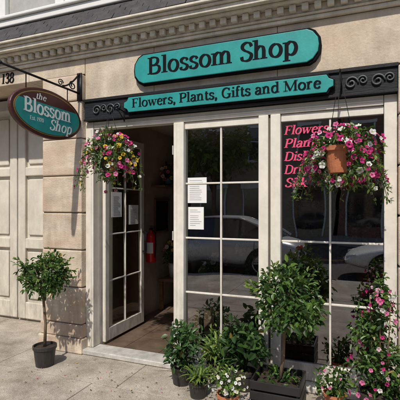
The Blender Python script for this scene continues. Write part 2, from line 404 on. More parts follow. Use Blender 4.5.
# ================================================================ GROUND
b=MB(); b.add([(-200,-200,-.16),(200,-200,-.16),(200,200,-.16),(-200,200,-.16)],[(0,1,2,3)]); b.make('ground','ground')
b=MB(); b.add([(-60,-14,-.15),(60,-14,-.15),(60,-5.2,-.15),(-60,-5.2,-.15)],[(0,1,2,3)]); b.make('road','asphalt')
b=MB()
for yy in (-9.5,-9.7): b.add([(-60,yy,-.145),(60,yy,-.145),(60,yy+.1,-.145),(-60,yy+.1,-.145)],[(0,1,2,3)])
b.make('road_centre_line','yellow')
sw=empty('sidewalk')
b=MB()
xs=[-60,-30,-12]+[-9.75+1.5*i for i in range(13)]+[12,30,60]
ys=[-5.0,-3.55,-2.1,-.62]
g=.004
for i in range(len(xs)-1):
    for j in range(3):
        b.box(xs[i]+g,xs[i+1]-g,ys[j]+g,ys[j+1]-g,-.15,R.uniform(-.002,.002))
b.make('slabs','walk',sw,bevel=.006)
b=MB()
xs2=[-60,-12,-6.4,-4.6,-3.42,-2.0,-.7,.55,2.1,4,12,60]
for i in range(len(xs2)-1): b.box(xs2[i]+.003,xs2[i+1]-.003,-.613,.75 if xs2[i]<-3.4 and xs2[i]>-6.5 else -.02,-.15,-.002)
b.make('edge_slabs','walk',sw,bevel=.005)
boxes('joint_bed',[(-60,60,-5,-.01,-.149,-.012)],'joint',sw,0)
b=MB()
for i in range(-12,12): b.box(i*2.5+.004,i*2.5+2.496,-5.2,-5.004,-.15,.0)
b.make('kerb','curb',sw,bevel=.015)
lit=MB()
for i in range(110):
    x,y=R.choice([(-2.2,-.5),(-.2,-.6),(-1.2,-.75),(-2.7,-.7),(-1.9,-.6)])
    x+=R.gauss(0,.3); y+=R.gauss(0,.17)
    if y>-.12: continue
    leaf(lit,(x,y,.004+R.random()*.004),(R.uniform(-1,1),R.uniform(-1,1),.05),(0,0,1),R.uniform(.01,.028),R.uniform(.006,.014),R.choice([(.6,.06,.25),(.7,.68,.6),(.25,.16,.06),(.12,.15,.03),(.7,.5,.1),(.2,.12,.05)]))
lit.make('fallen_petals','petal')
fw=empty('far_sidewalk')
boxes('far_slabs',[(-30+i*1.5+.006,-28.5+i*1.5-.006,-17,-14.2,-.15,0) for i in range(40)],'walk',fw,.006)
boxes('far_kerb',[(-30,30,-14.196,-14,-.15,0)],'curb',fw,.01)

# ================================================================ SHOP BUILDING
bd=empty('shop_building')
def pilaster(x0,x1,ztop,name,y=-.08):
    b=MB(); z=.30; h=.405
    while z<ztop-.02:
        z1=min(z+h,ztop)
        b.box(x0,x1,y+R.uniform(-.002,.002),.35,z+.006,z1-.006); z=z1
    b.make(name,'stone2',bd,bevel=.012)
    boxes(name+'_joints',[(x0+.012,x1-.012,y+.012,.34,.01,ztop)],'joint',bd,0)
    boxes(name+'_base',[(x0-.03,x1+.03,y-.04,.35,0,.16),(x0-.015,x1+.015,y-.02,.35,.163,.30)],'stone2',bd,.012)
pilaster(-3.34,-2.80,3.02,'left_pilaster')
pilaster(.27,.85,2.72,'right_pilaster')
pilaster(-6.2,-5.55,3.02,'far_left_pilaster')
pilaster(3.9,4.5,2.72,'far_right_pilaster')
b=MB()
def course(x0,x1,z0,z1,joints,y=-.02,y1=.3):
    e=[x0]+joints+[x1]
    for i in range(len(e)-1): b.box(e[i]+.002,e[i+1]-.002,y,y1,z0+.003,z1-.003)
course(-2.80,4.6,2.74,3.20,[-1.95,-.70,.55,1.6,2.7,3.8])
course(-6.2,-2.803,3.03,3.20,[-5.5,-4.45,-3.6])
b.make('lintel_blocks','stone',bd,bevel=.005)
boxes('wall_core',[(-2.79,4.59,-.008,.29,2.745,3.195),(-6.19,-2.81,-.008,.29,3.035,3.195)],'joint',bd,0)
b=MB()
b.box(-6.3,4.7,-.055,.28,3.203,3.235); b.box(-6.3,4.7,-.075,.28,3.238,3.255)
b.box(-6.3,4.7,-.062,.28,3.258,3.325)
b.box(-6.3,4.7,-.15,.28,3.328,3.352); b.box(-6.3,4.7,-.20,.28,3.355,3.40); b.box(-6.3,4.7,-.225,.28,3.403,3.425)
b.box(-6.3,4.7,-.25,.28,3.428,3.452)
b.make('cornice_mouldings','cream',bd,bevel=.006)
b=MB(); x=-6.25
while x<4.65:
    b.box(x,x+.055,-.115,-.066,3.268,3.324); x+=.105
b.make('dentils','cream',bd,bevel=.004)
b=MB()
for row in range(4):
    za=3.456+row*.070; zb=za+.088; ya=-.250+row*.060; yb=ya+.062
    x=-6.3-(row%2)*.1
    while x<4.7:
        w=.2; j=R.uniform(-.003,.003)
        q=[(x+.003,ya+j,za),(x+w-.003,ya+j,za),(x+w-.003,yb,zb),(x+.003,yb,zb),(x+.003,ya+j+.02,za-.006),(x+w-.003,ya+j+.02,za-.006)]
        b.add(q,[(0,1,2,3),(0,4,5,1)])
        x+=w
b.make('slate_skirt','slate',bd)
b=MB(); b.add([(-6.3,-.19,3.454),(4.7,-.19,3.454),(4.7,.045,3.72),(-6.3,.045,3.72)],[(0,1,2,3)]); b.make('skirt_core','slate',bd)
boxes('upper_wall',[(-6.2,4.6,.05,.35,3.72,9.0)],'upper',bd,0)
boxes('wall_behind_skirt',[(-6.2,4.6,.05,.35,3.455,3.718)],'upper',bd,0)
ub=[]; ug=[]
ub.append((-6.25,4.65,-.06,.049,3.722,3.80)); ub.append((-6.25,4.65,-.09,.049,3.803,3.84))
for cx in (-4.6,-2.6,-.6,1.4,3.4):
    ub+=[(cx-.62,cx-.50,-.02,.049,3.85,6.1),(cx+.50,cx+.62,-.02,.049,3.85,6.1),(cx-.7,cx+.7,-.08,.049,6.1,6.25),(cx-.5,cx+.5,.0,.049,4.9,4.95),(cx-.499,cx+.499,.0,.049,3.85,3.93)]
    ug.append((cx-.5,cx+.5,.02,.048,3.93,6.1))
boxes('upper_trim',ub,'white',bd,.01); boxes('upper_windows',ug,'winglass',bd,0)
boxes('roof_cornice',[(-6.4,4.8,-.4,.4,8.9,9.1),(-6.3,4.7,-.25,.4,8.6,8.897)],'cream',bd,.02)
boxes('building_mass',[(-6.2,-6.0,.36,9,0,9),(4.4,4.6,.36,9,0,9),(-6.2,4.6,8.8,9,-.1,8.99),(-6,4.4,.36,8.79,8.7,8.85),(-6,4.4,.36,8.79,2.85,2.98)],'upper',bd,0)

boxes('fascia_board',[(-2.78,.268,-.05,.2,2.505,2.735)],'fascia',bd,.004)
boxes('fascia_rails',[(-2.785,.272,-.066,-.052,2.708,2.738),(-2.785,.272,-.066,-.052,2.503,2.525)],'black',bd,.003)
b=MB()
def spiral(cx,cz,r,sgn,y=-.06,turns=1.4):
    return [(cx+sgn*r*(1-t*.8)*math.cos(t*turns*2*math.pi),y,cz+r*(1-t*.8)*math.sin(t*turns*2*math.pi)) for t in [i/26 for i in range(27)]]
for cx in (-2.62,-2.45,-.08,.12):
    b.tube(spiral(cx,2.61,.055,1),.008,6); b.tube(spiral(cx+.09,2.625,.04,-1),.007,6)
b.make('carved_scrolls','pewter',bd,smooth=True)
boxes('side_bay_bulkhead',[(.86,3.9,.0,.2,0,.55),(.86,3.9,-.03,.2,2.42,2.735)],'stone',bd,.01)
boxes('side_bay_frame',[(.86,.94,.02,.12,.553,2.417),(3.82,3.9,.02,.12,.553,2.417),(2.34,2.42,.02,.12,.553,2.417),(.943,2.337,.02,.12,2.34,2.417),(2.423,3.817,.02,.12,2.34,2.417)],'frame',bd,.005)
boxes('side_bay_glass',[(.943,2.337,.06,.07,.553,2.34),(2.423,3.817,.06,.07,.553,2.34)],'winglass',bd,0)

F=[]
Z0=.055; ZT=2.42
F.append((-2.80,-2.70,-.01,.11,Z0,2.50))
F.append((-2.697,.167,-.005,.10,ZT,2.50))
F.append((.17,.268,-.01,.11,Z0,2.50))
F.append((-1.735,-1.625,-.012,.10,Z0,ZT-.003))
F.append((-.875,-.785,-.010,.10,Z0,ZT-.003)); F.append((-.765,-.675,-.010,.10,Z0,ZT-.003))
boxes('frame',F,'frame',bd,.006)
boxes('frame_beads',[(-2.735,-2.722,-.016,-.009,Z0,ZT),(-1.705,-1.695,-.018,-.0115,Z0+.003,ZT-.01),(-2.69,.16,-.013,-.0045,ZT+.03,ZT+.042)],'frame',bd,.002)
boxes('frame_reveal',[(-.784,-.766,.02,.09,Z0,ZT-.003)],'joint',bd,0)
def panel(x0,x1,name,botz=.2,rows=(1,2,3)):
    L=[(x0,x1,.015,.075,Z0+.003,botz),(x0,x1,.015,.075,ZT-.07,ZT-.004)]
    cx=(x0+x1)/2
    zs=[botz+(ZT-.07-botz)*k/4 for k in rows]
    w=.0085
    L.append((cx-w,cx+w,.028,.06,botz+.002,ZT-.072))
    for z in zs:
        L.append((x0+.001,cx-w-.001,.030,.058,z-w,z+w)); L.append((cx+w+.001,x1-.001,.030,.058,z-w,z+w))
    boxes(name+'_sash',L,'frame',bd,.003)
    g=MB(); g.add([(x0,.044,botz-.01),(x1,.044,botz-.01),(x1,.044,ZT-.06),(x0,.044,ZT-.06)],[(0,1,2,3)])
    g.make(name+'_glass','glass',bd)
panel(-1.622,-.878,'window_panel_a')
panel(-.672,.167,'window_panel_b',rows=(1,2))
boxes('sill',[(-2.80,.27,-.10,.12,.002,.052)],'alum',bd,.008)
boxes('sill_foot',[(-2.79,.265,-.018,.118,-.1,.0)],'stone',bd,0)
boxes('hinges',[(-1.745,-1.737,-.02,.0,z,z+.09) for z in (.35,1.25,2.1)],'alum',bd,.002)

# ------------- interior
boxes('interior_walls',[(-2.95,-2.83,.36,5,.0,2.84),(1.0,1.1,.36,5,0,2.84),(-2.95,1.1,5,5.1,0,2.84),(.27,1.0,.36,.40,0,2.84)],'inwall',bd,0)
b=MB()
for i in range(9):
    for j in range(12):
        b.box(-2.825+i*.425,-2.825+(i+1)*.425-.006,.125+j*.405,.125+(j+1)*.405-.006,-.02,.045)
b.make('interior_floor','infloor',bd,bevel=.002)
boxes('interior_floor_bed',[(-2.83,1.0,.121,5,-.03,.038)],'joint',bd,0)
boxes('interior_ceiling',[(-2.83,1.0,.301,5,2.70,2.84)],'inwall',bd,0)
boxes('interior_header',[(-2.82,.268,.101,.30,2.51,2.744)],'inwall',bd,0)
boxes('left_inner_jamb',[(-2.828,-2.702,.112,.36,.0,2.5)],'frame',bd,0)

# ------------- open inward door
dr=empty('open_glass_door')
X=-2.66; y0=.13; y1=.98; zz0=.075; zz1=2.40
L=[(X-.02,X+.02,y0,y0+.07,zz0,zz1),(X-.02,X+.02,y1-.07,y1,zz0,zz1),(X-.02,X+.02,y0+.072,y1-.072,zz0,zz0+.14),(X-.02,X+.02,y0+.072,y1-.072,zz1-.08,zz1)]
cy=(y0+y1)/2
L.append((X-.014,X+.014,cy-.009,cy+.009,zz0+.142,zz1-.082))
for k in (1,2,3):
    z=zz0+.14+(zz1-.08-zz0-.14)*k/4
    L.append((X-.012,X+.012,y0+.072,cy-.010,z-.008,z+.008)); L.append((X-.012,X+.012,cy+.010,y1-.072,z-.008,z+.008))
boxes('door_frame',L,'frame',dr,.004)
g=MB(); g.add([(X,y0+.07,zz0+.13),(X,y1-.07,zz0+.13),(X,y1-.07,zz1-.07),(X,y0+.07,zz1-.07)],[(0,1,2,3)]); g.make('door_glass','inglass',dr)
b=MB(); b.tube([(X+.02,y1-.035,1.0),(X+.07,y1-.035,1.0),(X+.07,y1-.035,1.25),(X+.02,y1-.035,1.25)],.009,8); b.make('handle','iron',dr,smooth=True)
boxes('door_papers',[(X+.015,X+.017,y0+.12,y0+.33,1.46,1.75),(X+.015,X+.017,y1-.36,y1-.14,1.36,1.60)],'paper',dr,0)
boxes('door_print',[(X+.0175,X+.019,y0+.15,y0+.30-R.uniform(0,.06),1.49+.021*k,1.494+.021*k) for k in range(11)]+[(X+.0175,X+.019,y1-.33,y1-.18-R.uniform(0,.05),1.385+.02*k,1.389+.02*k) for k in range(9)],'ink',dr,0)

# ------------- carriage door
cd=empty('carriage_door')
boxes('door_slab',[(-5.545,-3.345,.66,.74,0.0,3.03)],'gdoor',cd,0)
L=[]
for (a,c) in ((-5.54,-4.46),(-4.44,-3.35)):
    L+=[(a,a+.13,.615,.659,.03,2.98),(c-.13,c,.615,.659,.03,2.98)]
    m_=(a+c)/2
    for (z0,z1) in ((.03,.26),(1.0,1.14),(2.0,2.12),(2.86,2.98)):
        L.append((a+.132,c-.132,.615,.659,z0,z1))
    L+=[(m_-.05,m_+.05,.615,.659,.262,.998),(m_-.05,m_+.05,.615,.659,1.142,1.998),(m_-.05,m_+.05,.615,.659,2.122,2.858)]
    for (z0,z1) in ((.26,1.0),(1.14,2.0),(2.12,2.86)):
        for (p,q) in ((a+.13,m_-.05),(m_+.05,c-.13)):
            L.append((p+.045,q-.045,.635,.658,z0+.045,z1-.045))
boxes('door_panels',L,'gdoor',cd,.012)
boxes('door_head',[(-5.55,-3.34,.30,.75,3.03,3.19)],'stone',cd,.01)
boxes('inner_reveals',[(-5.60,-5.551,.35,.74,0,3.03),(-3.338,-3.29,.352,.74,0,3.03)],'stone',cd,.005)
def fn_front(y): return lambda a,b,d:(a,y-d,b)
nb=MB(); text(nb,'138',.20,fn_front(-.024),-4.03,3.06,.115,slant=.1,thick=.16,thin=.06)
nb.make('house_number','letter_black')

# ================================================================ SIGNS
def plaque(cx,cz,w,h,kind='cut'):
    hw,hh=w/2,h/2
    if kind=='cut':
        q=[(hw-.10,-hh),(hw-.05,-hh*.82),(hw-.008,-hh*.42),(hw,0),(hw-.008,hh*.42),(hw-.05,hh*.82),(hw-.10,hh)]
    else:
        q=[(hw-.055,-hh),(hw-.035,-hh*.55),(hw,-hh*.35),(hw,hh*.35),(hw-.035,hh*.55),(hw-.055,hh)]
    pts=q+[(-x,y) for x,y in reversed(q)]
    return [(cx+x,cz+y) for x,y in pts]
sg=empty('shop_name_sign')
cx,cz=-1.235,2.965
b=MB(); b.prism(plaque(cx,cz,1.84,.315),-.07,-.021); b.make('backing_board','letter_black',sg,bevel=.005)
b=MB(); b.prism(plaque(cx,cz,1.80,.283),-.088,-.0715); b.make('face_board','teal',sg,bevel=.006)
b=MB(); text(b,'Blossom Shop',1.48,fn_front(-.0895),cx-.745,cz-.062,.165,thick=.145,thin=.055); b.make('lettering','letter_black',sg)
sg2=empty('fascia_sign')
cx,cz=-1.235,2.618
b=MB(); b.prism(plaque(cx,cz,2.06,.172,'k'),-.09,-.0675); b.make('backing_board','letter_black',sg2,bevel=.004)
b=MB(); b.prism(plaque(cx,cz,2.035,.148,'k'),-.103,-.0915); b.make('face_board','teal',sg2,bevel=.004)
b=MB(); text(b,'Flowers, Plants, Gifts and More',1.84,fn_front(-.1045),cx-.92,cz-.032,.088,thick=.14,thin=.055); b.make('lettering','letter_black',sg2)

hs=empty('hanging_oval_sign')
X=-2.82; cyy=-.555; czz=2.475
def fx(a,b_,d): return (d,cyy+a,czz+b_)
def oval(rx,rz,n=56): return [(rx*math.cos(2*math.pi*i/n),rz*math.sin(2*math.pi*i/n)) for i in range(n)]
b=MB(); b.prism(oval(.47,.235),X-.02,X+.02,fx); b.make('rim_board','maroon',hs,bevel=.008)
b=MB(); b.prism(oval(.435,.205),X-.024,X+.024,fx); b.make('pinstripe','gold',hs)
b=MB(); b.prism(oval(.425,.196),X-.027,X+.027,fx); b.make('face','maroon',hs)
def half(rx,rz,z0,z1,n=30):
    def xw(z): return rx*math.sqrt(max(0,1-(z/rz)**2))
    zs=[z0+(z1-z0)*i/n for i in range(n+1)]
    return [(xw(z),z) for z in zs]+[(-xw(z),z) for z in reversed(zs)]
b=MB(); b.prism(half(.422,.194,-.192,.085),X-.030,X+.030,fx); b.make('lower_face','teal',hs)
b=MB()
for sgn in (1,-1):
    fr=(lambda a,b_,d:(X+.0315+d,cyy+a,czz+b_)) if sgn==1 else (lambda a,b_,d:(X-.0315-d,cyy-a,czz+b_))
    text(b,'Blossom',.62,fr,-.33,-.025,.125,thick=.16,thin=.06)
    text(b,'the',.13,fr,-.19,.112,.055,slant=.2,thick=.14)
    text(b,'Shop',.32,fr,-.02,-.145,.10,slant=.25,thick=.14,thin=.05)
    text(b,'Est. 1920',.17,fr,-.26,-.095,.035,thick=.12)
b.make('lettering','letter_white',hs)
b=MB()
b.tube([(X,-.081,2.80),(X,-.6,2.80),(X,-1.10,2.80)],.011,8)
b.lathe((X,-1.11,2.785),[(0.001,0),(.018,.005),(.02,.018),(.012,.03),(.001,.035)],12)
b.box(X-.03,X+.03,-.094,-.081,2.72,3.02)
b.tube([(X,-.09-.26*t,2.815+.20*(1-t)**1.6) for t in [i/14 for i in range(15)]],.009,8)
sp=[(X,-.20+.055*(1-t*.75)*math.cos(t*9+1.5),2.855+.045*(1-t*.75)*math.sin(t*9+1.5)) for t in [i/24 for i in range(25)]]
b.tube(sp,.006,6)
sp=[(X,-.38+.04*(1-t*.75)*math.cos(t*9),2.84+.035*(1-t*.75)*math.sin(t*9)) for t in [i/24 for i in range(25)]]
b.tube(sp,.005,6)
for yy in (-.28,-.83):
    b.tube([(X,yy,2.80),(X,yy,2.66)],.005,6)
b.make('bracket','iron',hs,smooth=True)

wl=empty('window_lettering')
b=MB()
for i,(t,w) in enumerate((('Flowers',.38),('Plants',.32),('Dish',.22),('Dried',.26),('Silk',.20))):
    text(b,t,w,fn_front(.040),-.65,2.235-i*.118,.078,slant=.22,thick=.14,thin=.055)
b.make('letters','letter_pink',wl)

for i,(x0,x1,z0,z1) in enumerate(((-1.60,-1.40,1.62,1.87),(-1.595,-1.43,1.36,1.58))):
    pn=empty('paper_notice')
    boxes('sheet',[(x0,x1,.036,.038,z0,z1)],'paper',pn,0)
    boxes('print',[(x0+.02,x1-.02-R.uniform(0,.07),.0345,.0355,z1-.03-k*.019,z1-.0265-k*.019) for k in range(int((z1-z0-.04)/.019)) if k!=2],'ink',pn,0)

# ================================================================ interior things
fe=empty('fire_extinguisher'); c=(-2.73,1.33,.80)
b=MB(); b.lathe(c,[(.001,0),(.06,.0),(.07,.015),(.07,.34),(.06,.38),(.03,.41),(.022,.43),(.022,.45)],24); b.make('cylinder','red',fe,smooth=True)
b=MB(); b.lathe(c,[(.001,.45),(.026,.45),(.026,.475),(.001,.475)],12)
b.box(c[0]-.01,c[0]+.10,c[1]-.012,c[1]+.012,c[2]+.475,c[2]+.487); b.box(c[0]-.01,c[0]+.08,c[1]-.01,c[1]+.01,c[2]+.50,c[2]+.51)
b.tube([(c[0]+.02,c[1]-.02,c[2]+.46),(c[0]+.09,c[1]-.04,c[2]+.42),(c[0]+.10,c[1]-.05,c[2]+.25),(c[0]+.085,c[1]-.05,c[2]+.08)],.010,8)
b.make('valve_and_hose','black',fe,bevel=0)
b=MB()
vs=[];fs=[]
for k in range(9):
    an=math.radians(-125+k*11); vs+=[(c[0]+.0712*math.cos(an),c[1]+.0712*math.sin(an),c[2]+.13),(c[0]+.0712*math.cos(an),c[1]+.0712*math.sin(an),c[2]+.28)]
for k in range(8): fs.append((2*k,2*k+2,2*k+3,2*k+1))
b.add(vs,fs); b.make('label','paper',fe)
boxes('wall_hook',[(-2.829,-2.79,1.30,1.36,1.1,1.2)],'alum',fe,0)

bn=empty('wooden_bench')
boxes('bench_parts',[(-2.80,-2.42,1.65,2.75,.47,.51),(-2.79,-2.74,1.68,1.74,.046,.467),(-2.48,-2.43,1.68,1.74,.046,.467),(-2.79,-2.74,2.66,2.72,.046,.467),(-2.48,-2.43,2.66,2.72,.046,.467)],'wood',bn,.005)
bb=empty('wall_chalkboard')
boxes('board',[(-2.828,-2.81,1.62,2.02,1.22,1.66)],'black',bb,0)
boxes('board_frame',[(-2.828,-2.80,1.59,1.617,1.2,1.69),(-2.828,-2.80,2.023,2.05,1.2,1.69),(-2.828,-2.80,1.618,2.022,1.663,1.69),(-2.828,-2.80,1.618,2.022,1.19,1.217)],'wood',bb,.003)
ws=empty('wall_shelf_with_flowers')
boxes('shelf',[(-2.828,-2.60,1.5,2.1,1.86,1.885)],'wood',ws,.003)
b=MB(); f=MB(); p=MB()
p.lathe((-2.70,1.80,1.886),[(.001,0),(.05,0),(.065,.05),(.05,.1),(.055,.11)],16)
cloud(b,(-2.68,1.80,2.07),(.13,.2,.13),160,.06)
for _ in range(46):
    v=rdir(); flower(f,(-2.66+v.x*.13,1.80+v.y*.2,2.08+v.z*.13),v+Vector((1,-1,.3)),.03,R.choice([(.7,.45,.05),(.7,.2,.25),(.75,.7,.6)]))
b.make('foliage','leaf',ws); f.make('flowers','petal',ws); p.make('vase','vase',ws,smooth=True)
fb=empty('flower_bucket'); b=MB(); f=MB(); p=MB()
for yy in (1.85,2.2,2.5):
    p.lathe((-2.62,yy,.511),[(.001,0),(.07,0),(.095,.22),(.08,.22)],18)
    cloud(b,(-2.62,yy,.85),(.15,.15,.17),110,.08,clumps=8)
    for _ in range(22):
        v=rdir(); v.z=abs(v.z); flower(f,(-2.62+v.x*.15,yy+v.y*.15,.9+v.z*.16),v+Vector((.5,-1,.3)),.035,R.choice([(.75,.5,.08),(.75,.7,.62),(.7,.2,.35)]))
b.make('foliage','leaf',fb); f.make('flowers','petal',fb); p.make('buckets','alum',fb,smooth=True)

sh=empty('display_shelving')
L=[]
for z in (.35,.85,1.35,1.85): L.append((-1.9,.9,4.55,4.95,z,z+.03))
for x in (-1.93,-.5,.9): L.append((x,x+.03,4.55,4.96,.045,2.3))
boxes('shelves',L,'wood',sh,.003)
b=MB(); f=MB(); p=MB()
for z in (.38,.88,1.38):
    for k in range(7):
        x=-1.7+k*.4+R.uniform(-.05,.05)
        p.lathe((x,4.72,z),[(.001,0),(.05,0),(.065,.12),(.055,.12)],14)
        cloud(b,(x,4.72,z+.22),(.13,.13,.12),40,.08,clumps=5)
        for _ in range(7):
            v=rdir(); flower(f,(x+v.x*.12,4.72+v.y*.12,z+.25+abs(v.z)*.1),v+Vector((0,-1,.3)),.03,R.choice([(.7,.1,.2),(.7,.65,.6),(.7,.5,.1),(.5,.2,.6)]))
b.make('shelf_foliage','leaf',sh); f.make('shelf_flowers','petal',sh); p.make('shelf_pots','terra',sh,smooth=True)
ct=empty('shop_counter')
boxes('counter_parts',[(-1.3,-.2,2.6,3.2,.046,.95),(-1.35,-.15,2.55,3.25,.953,1.0)],'wood',ct,.006)

def table(name,x0,x1,y0,y1,h,items):
    e=empty(name)
    boxes('top',[(x0,x1,y0,y1,h-.03,h)],'wood',e,.004)
    boxes('legs',[(x,x+.04,y,y+.04,.046,h-.033) for x in (x0+.02,x1-.06) for y in (y0+.02,y1-.06)]+[(x0+.06,x1-.06,y0+.05,y1-.05,.25,.27)],'wood',e,.002)
    b=MB(); f=MB(); p=MB(); q=MB()
    for (x,y,r,hh,pal,vase) in items:
        (q if vase else p).lathe((x,y,h+.001),[(.001,0),(r*.5,0),(r*.62,hh*.25),(r*.45,hh*.42),(r*.52,hh*.45)] if vase else [(.001,0),(r*.45,0),(r*.6,hh*.4),(r*.5,hh*.4)],18)
        cloud(b,(x,y,h+hh*.68),(r,r*.9,hh*.36),int(500*r+50),.075,clumps=10,cols=(GREEN_M,GREEN_L,GREEN_Y))
        for _ in range(int(110*r) if pal else 0):
            v=rdir(); v.z=abs(v.z)-.1; flower(f,(x+v.x*r,y+v.y*r*.9,h+hh*.72+v.z*hh*.36),v+Vector((0,-1,.3)),.032,R.choice(pal))
    b.make('foliage','leaf',e)
    if f.v: f.make('flowers','petal',e)
    if p.v: p.make('pots','terra',e,smooth=True)
    if q.v: q.make('vases','vase',e,smooth=True)
table('window_display_table',-.62,.14,.16,.60,.80,[(-.48,.34,.13,.42,[(.75,.5,.1),(.75,.72,.65)],True),(-.22,.32,.13,.34,[(.7,.1,.25),(.7,.4,.5)],False),(.03,.34,.14,.60,[(.78,.77,.7)],False)])
table('window_display_table',-1.56,-.92,.16,.58,.62,[(-1.42,.34,.13,.44,[(.75,.7,.65),(.6,.3,.6)],False),(-1.08,.34,.14,.60,[(.75,.72,.66),(.7,.2,.3)],True)])
# wreath hanging just inside the right window
wr=empty('hanging_wreath'); b=MB(); f=MB()
wc=Vector((-.07,.13,1.66))
for i in range(520):
    a=R.random()*6.283; rr=.17+R.gauss(0,.022)
    p_=wc+Vector((rr*math.cos(a),R.gauss(0,.02),rr*math.sin(a)))
    leaf(b,p_,Vector((-math.sin(a)+R.uniform(-.7,.7),R.uniform(-.8,.2),math.cos(a)+R.uniform(-.7,.7))),Vector((math.cos(a),-1,math.sin(a))),R.uniform(.04,.075),R.uniform(.016,.026),lv(GREEN_M,GREEN_Y))
for i in range(22):
    a=R.random()*6.283; p_=wc+Vector((.17*math.cos(a),-.035,.17*math.sin(a))); flower(f,p_,(R.uniform(-.4,.4),-1,R.uniform(-.3,.5)),.02,R.choice([(.78,.75,.66),(.7,.3,.35)]))
s=MB(); s.tube([wc+Vector((0,0,.17)),wc+Vector((0,0,.70))],.002,5)
b.make('leaves','leaf',wr); f.make('flowers','petal',wr); s.make('string','iron',wr)
def tall_plant(x,y,zb,h,n,name,cols=(GREEN_D,GREEN_M,GREEN_L),potm='plastic',pr=.11):
    e=empty(name); pot(e,(x,y,zb),pr*.8,pr,pr*1.7,potm)
    b=MB()
    for i in range(n):
        az=R.random()*6.283; L=h*R.uniform(.6,1.05)*(1 if math.sin(az)>-.2 else .55)
        blade(b,(x+R.uniform(-.03,.03),y+R.uniform(-.03,.03),zb+pr*1.5),az,L,h*.05,R.uniform(.3,.8),lv(cols[R.choice([0,1])],cols[R.choice([1,2])]))
    b.make('leaves','leaf',e,smooth=True)
tall_plant(.40,1.35,.046,1.5,30,'window_display_plant')
tall_plant(-.75,1.4,.046,1.6,28,'window_display_plant',(GREEN_M,GREEN_L,GREEN_Y))

# ================================================================ POTTED PLANTS OUTSIDE
def topiary(name,x,y,cx,cy_,cz,rad,trunk_base,n,Lf):
    e=empty(name)
    b=MB()
    pts=[(x,y,trunk_base),(x+(cx-x)*.2+.012,y+(cy_-y)*.2,trunk_base+(cz-rad[2]*.6-trunk_base)*.4),(x+(cx-x)*.6-.008,y+(cy_-y)*.6,trunk_base+(cz-rad[2]*.6-trunk_base)*.75),(cx,cy_,cz-rad[2]*.5)]
    b.tube(pts,[.017,.014,.013,.012],8)
    for i in range(14):
        v=rdir(); v.z=abs(v.z)*.9-.15
        q=Vector((cx,cy_,cz-rad[2]*.5)); t=Vector((cx+v.x*rad[0]*.8,cy_+v.y*rad[1]*.8,cz+v.z*rad[2]*.8))
        m_=(q+t)/2+Vector((0,0,-.02)); b.tube([q,m_,t],[.009,.006,.003],6)
    b.make('trunk_and_branches','bark',e,smooth=True)
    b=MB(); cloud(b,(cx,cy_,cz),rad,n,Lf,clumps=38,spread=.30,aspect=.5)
    for i in range(16):
        v=rdir(); v.z=v.z*.6+.25; base=Vector((cx+v.x*rad[0]*.85,cy_+v.y*rad[1]*.85,cz+v.z*rad[2]*.85))
        for k in range(6):
            leaf(b,base+v*(.018*k),(v+rdir()*.8),rdir()+Vector((0,0,1)),Lf*.9,Lf*.4,lv(GREEN_M,GREEN_Y))
    b.make('crown_leaves','leaf',e)
    return e
e=topiary('potted_topiary_tree',-2.94,-.47,-2.95,-.47,.90,(.26,.26,.22),.18,1250,.052)
pot(e,(-2.94,-.47,0),.085,.11,.20,'plastic')
e=topiary('potted_topiary_tree',-.60,-.42,-.535,-.42,.86,(.27,.27,.27),.2,1350,.058)
L=[]; x0,x1,ya,yb=-.80,-.42,-.60,-.25
L+=[(x0,x1,ya,yb,.0,.02)]
for z in (.025,.105,.185):
    L+=[(x0,x1,ya,ya+.012,z,z+.065),(x0,x1,yb-.012,yb,z,z+.065),(x0,x0+.012,ya+.013,yb-.013,z,z+.065),(x1-.012,x1,ya+.013,yb-.013,z,z+.065)]
for x in (x0+.013,x1-.03):
    for y in (ya+.013,yb-.03): L.append((x,x+.017,y,y+.017,.021,.25))
boxes('crate',L,'crate',e,.003)
boxes('crate_soil',[(x0+.031,x1-.031,ya+.031,yb-.031,.021,.205)],'soil',e,0)
b=MB(); cloud(b,((x0+x1)/2,-.43,.23),(.15,.13,.05),150,.05,clumps=12); b.make('groundcover','leaf',e)

def bush(name,x,y,r,h,n,Lf,potm='plastic',pr=.1,ph=.16,cols=(GREEN_D,GREEN_M,GREEN_L),blades=0,fl=None,nf=0,fr=.016,asp=.5):
    e=empty(name); pot(e,(x,y,0),pr*.8,pr,ph,potm)
    b=MB(); s=MB()
    cz=ph+h*.45
    cloud(b,(x,y,cz),(r,r,h*.5),n,Lf,cols=cols,clumps=18,spread=.42,aspect=asp)
    for i in range(12):
        v=rdir(); v.z=abs(v.z)+.3; t=Vector((x+v.x*r*.8,y+v.y*r*.8,cz+v.z*h*.35)); s.tube([(x,y,ph*.8),((x+t.x)/2,(y+t.y)/2,cz*.9),t],[.005,.004,.002],5,col=lv(GREEN_D,GREEN_M))
    for i in range(blades):
        blade(b,(x,y,ph),R.random()*6.283,h*R.uniform(.7,1.3),.022,R.uniform(.4,1.0),lv(cols[1],cols[2]))
    b.make('leaves','leaf',e); s.make('stems','leaf',e,smooth=True)
    if nf:
        f=MB()
        for i in range(nf):
            v=rdir(); v.z=abs(v.z)*1.1-.3
            p=(x+v.x*r*1.02,y+v.y*r*1.02,cz+v.z*h*.52); flower(f,p,v+Vector((0,-.5,.3)),fr*R.uniform(.8,1.2),R.choice(fl))
        f.make('flowers','petal',e)
    return e
WHITE=(.80,.78,.76); MAG=(.60,.022,.20); PINK=(.74,.19,.38); YEL=(.80,.56,.04)
bush('potted_shrub',-1.50,-.32,.19,.40,460,.06,cols=((.018,.045,.012),(.035,.09,.02),(.08,.17,.04)),blades=10)
bush('potted_shrub',-1.22,-.16,.16,.32,220,.05,cols=(GREEN_M,GREEN_L,GREEN_Y),blades=36,asp=.3)
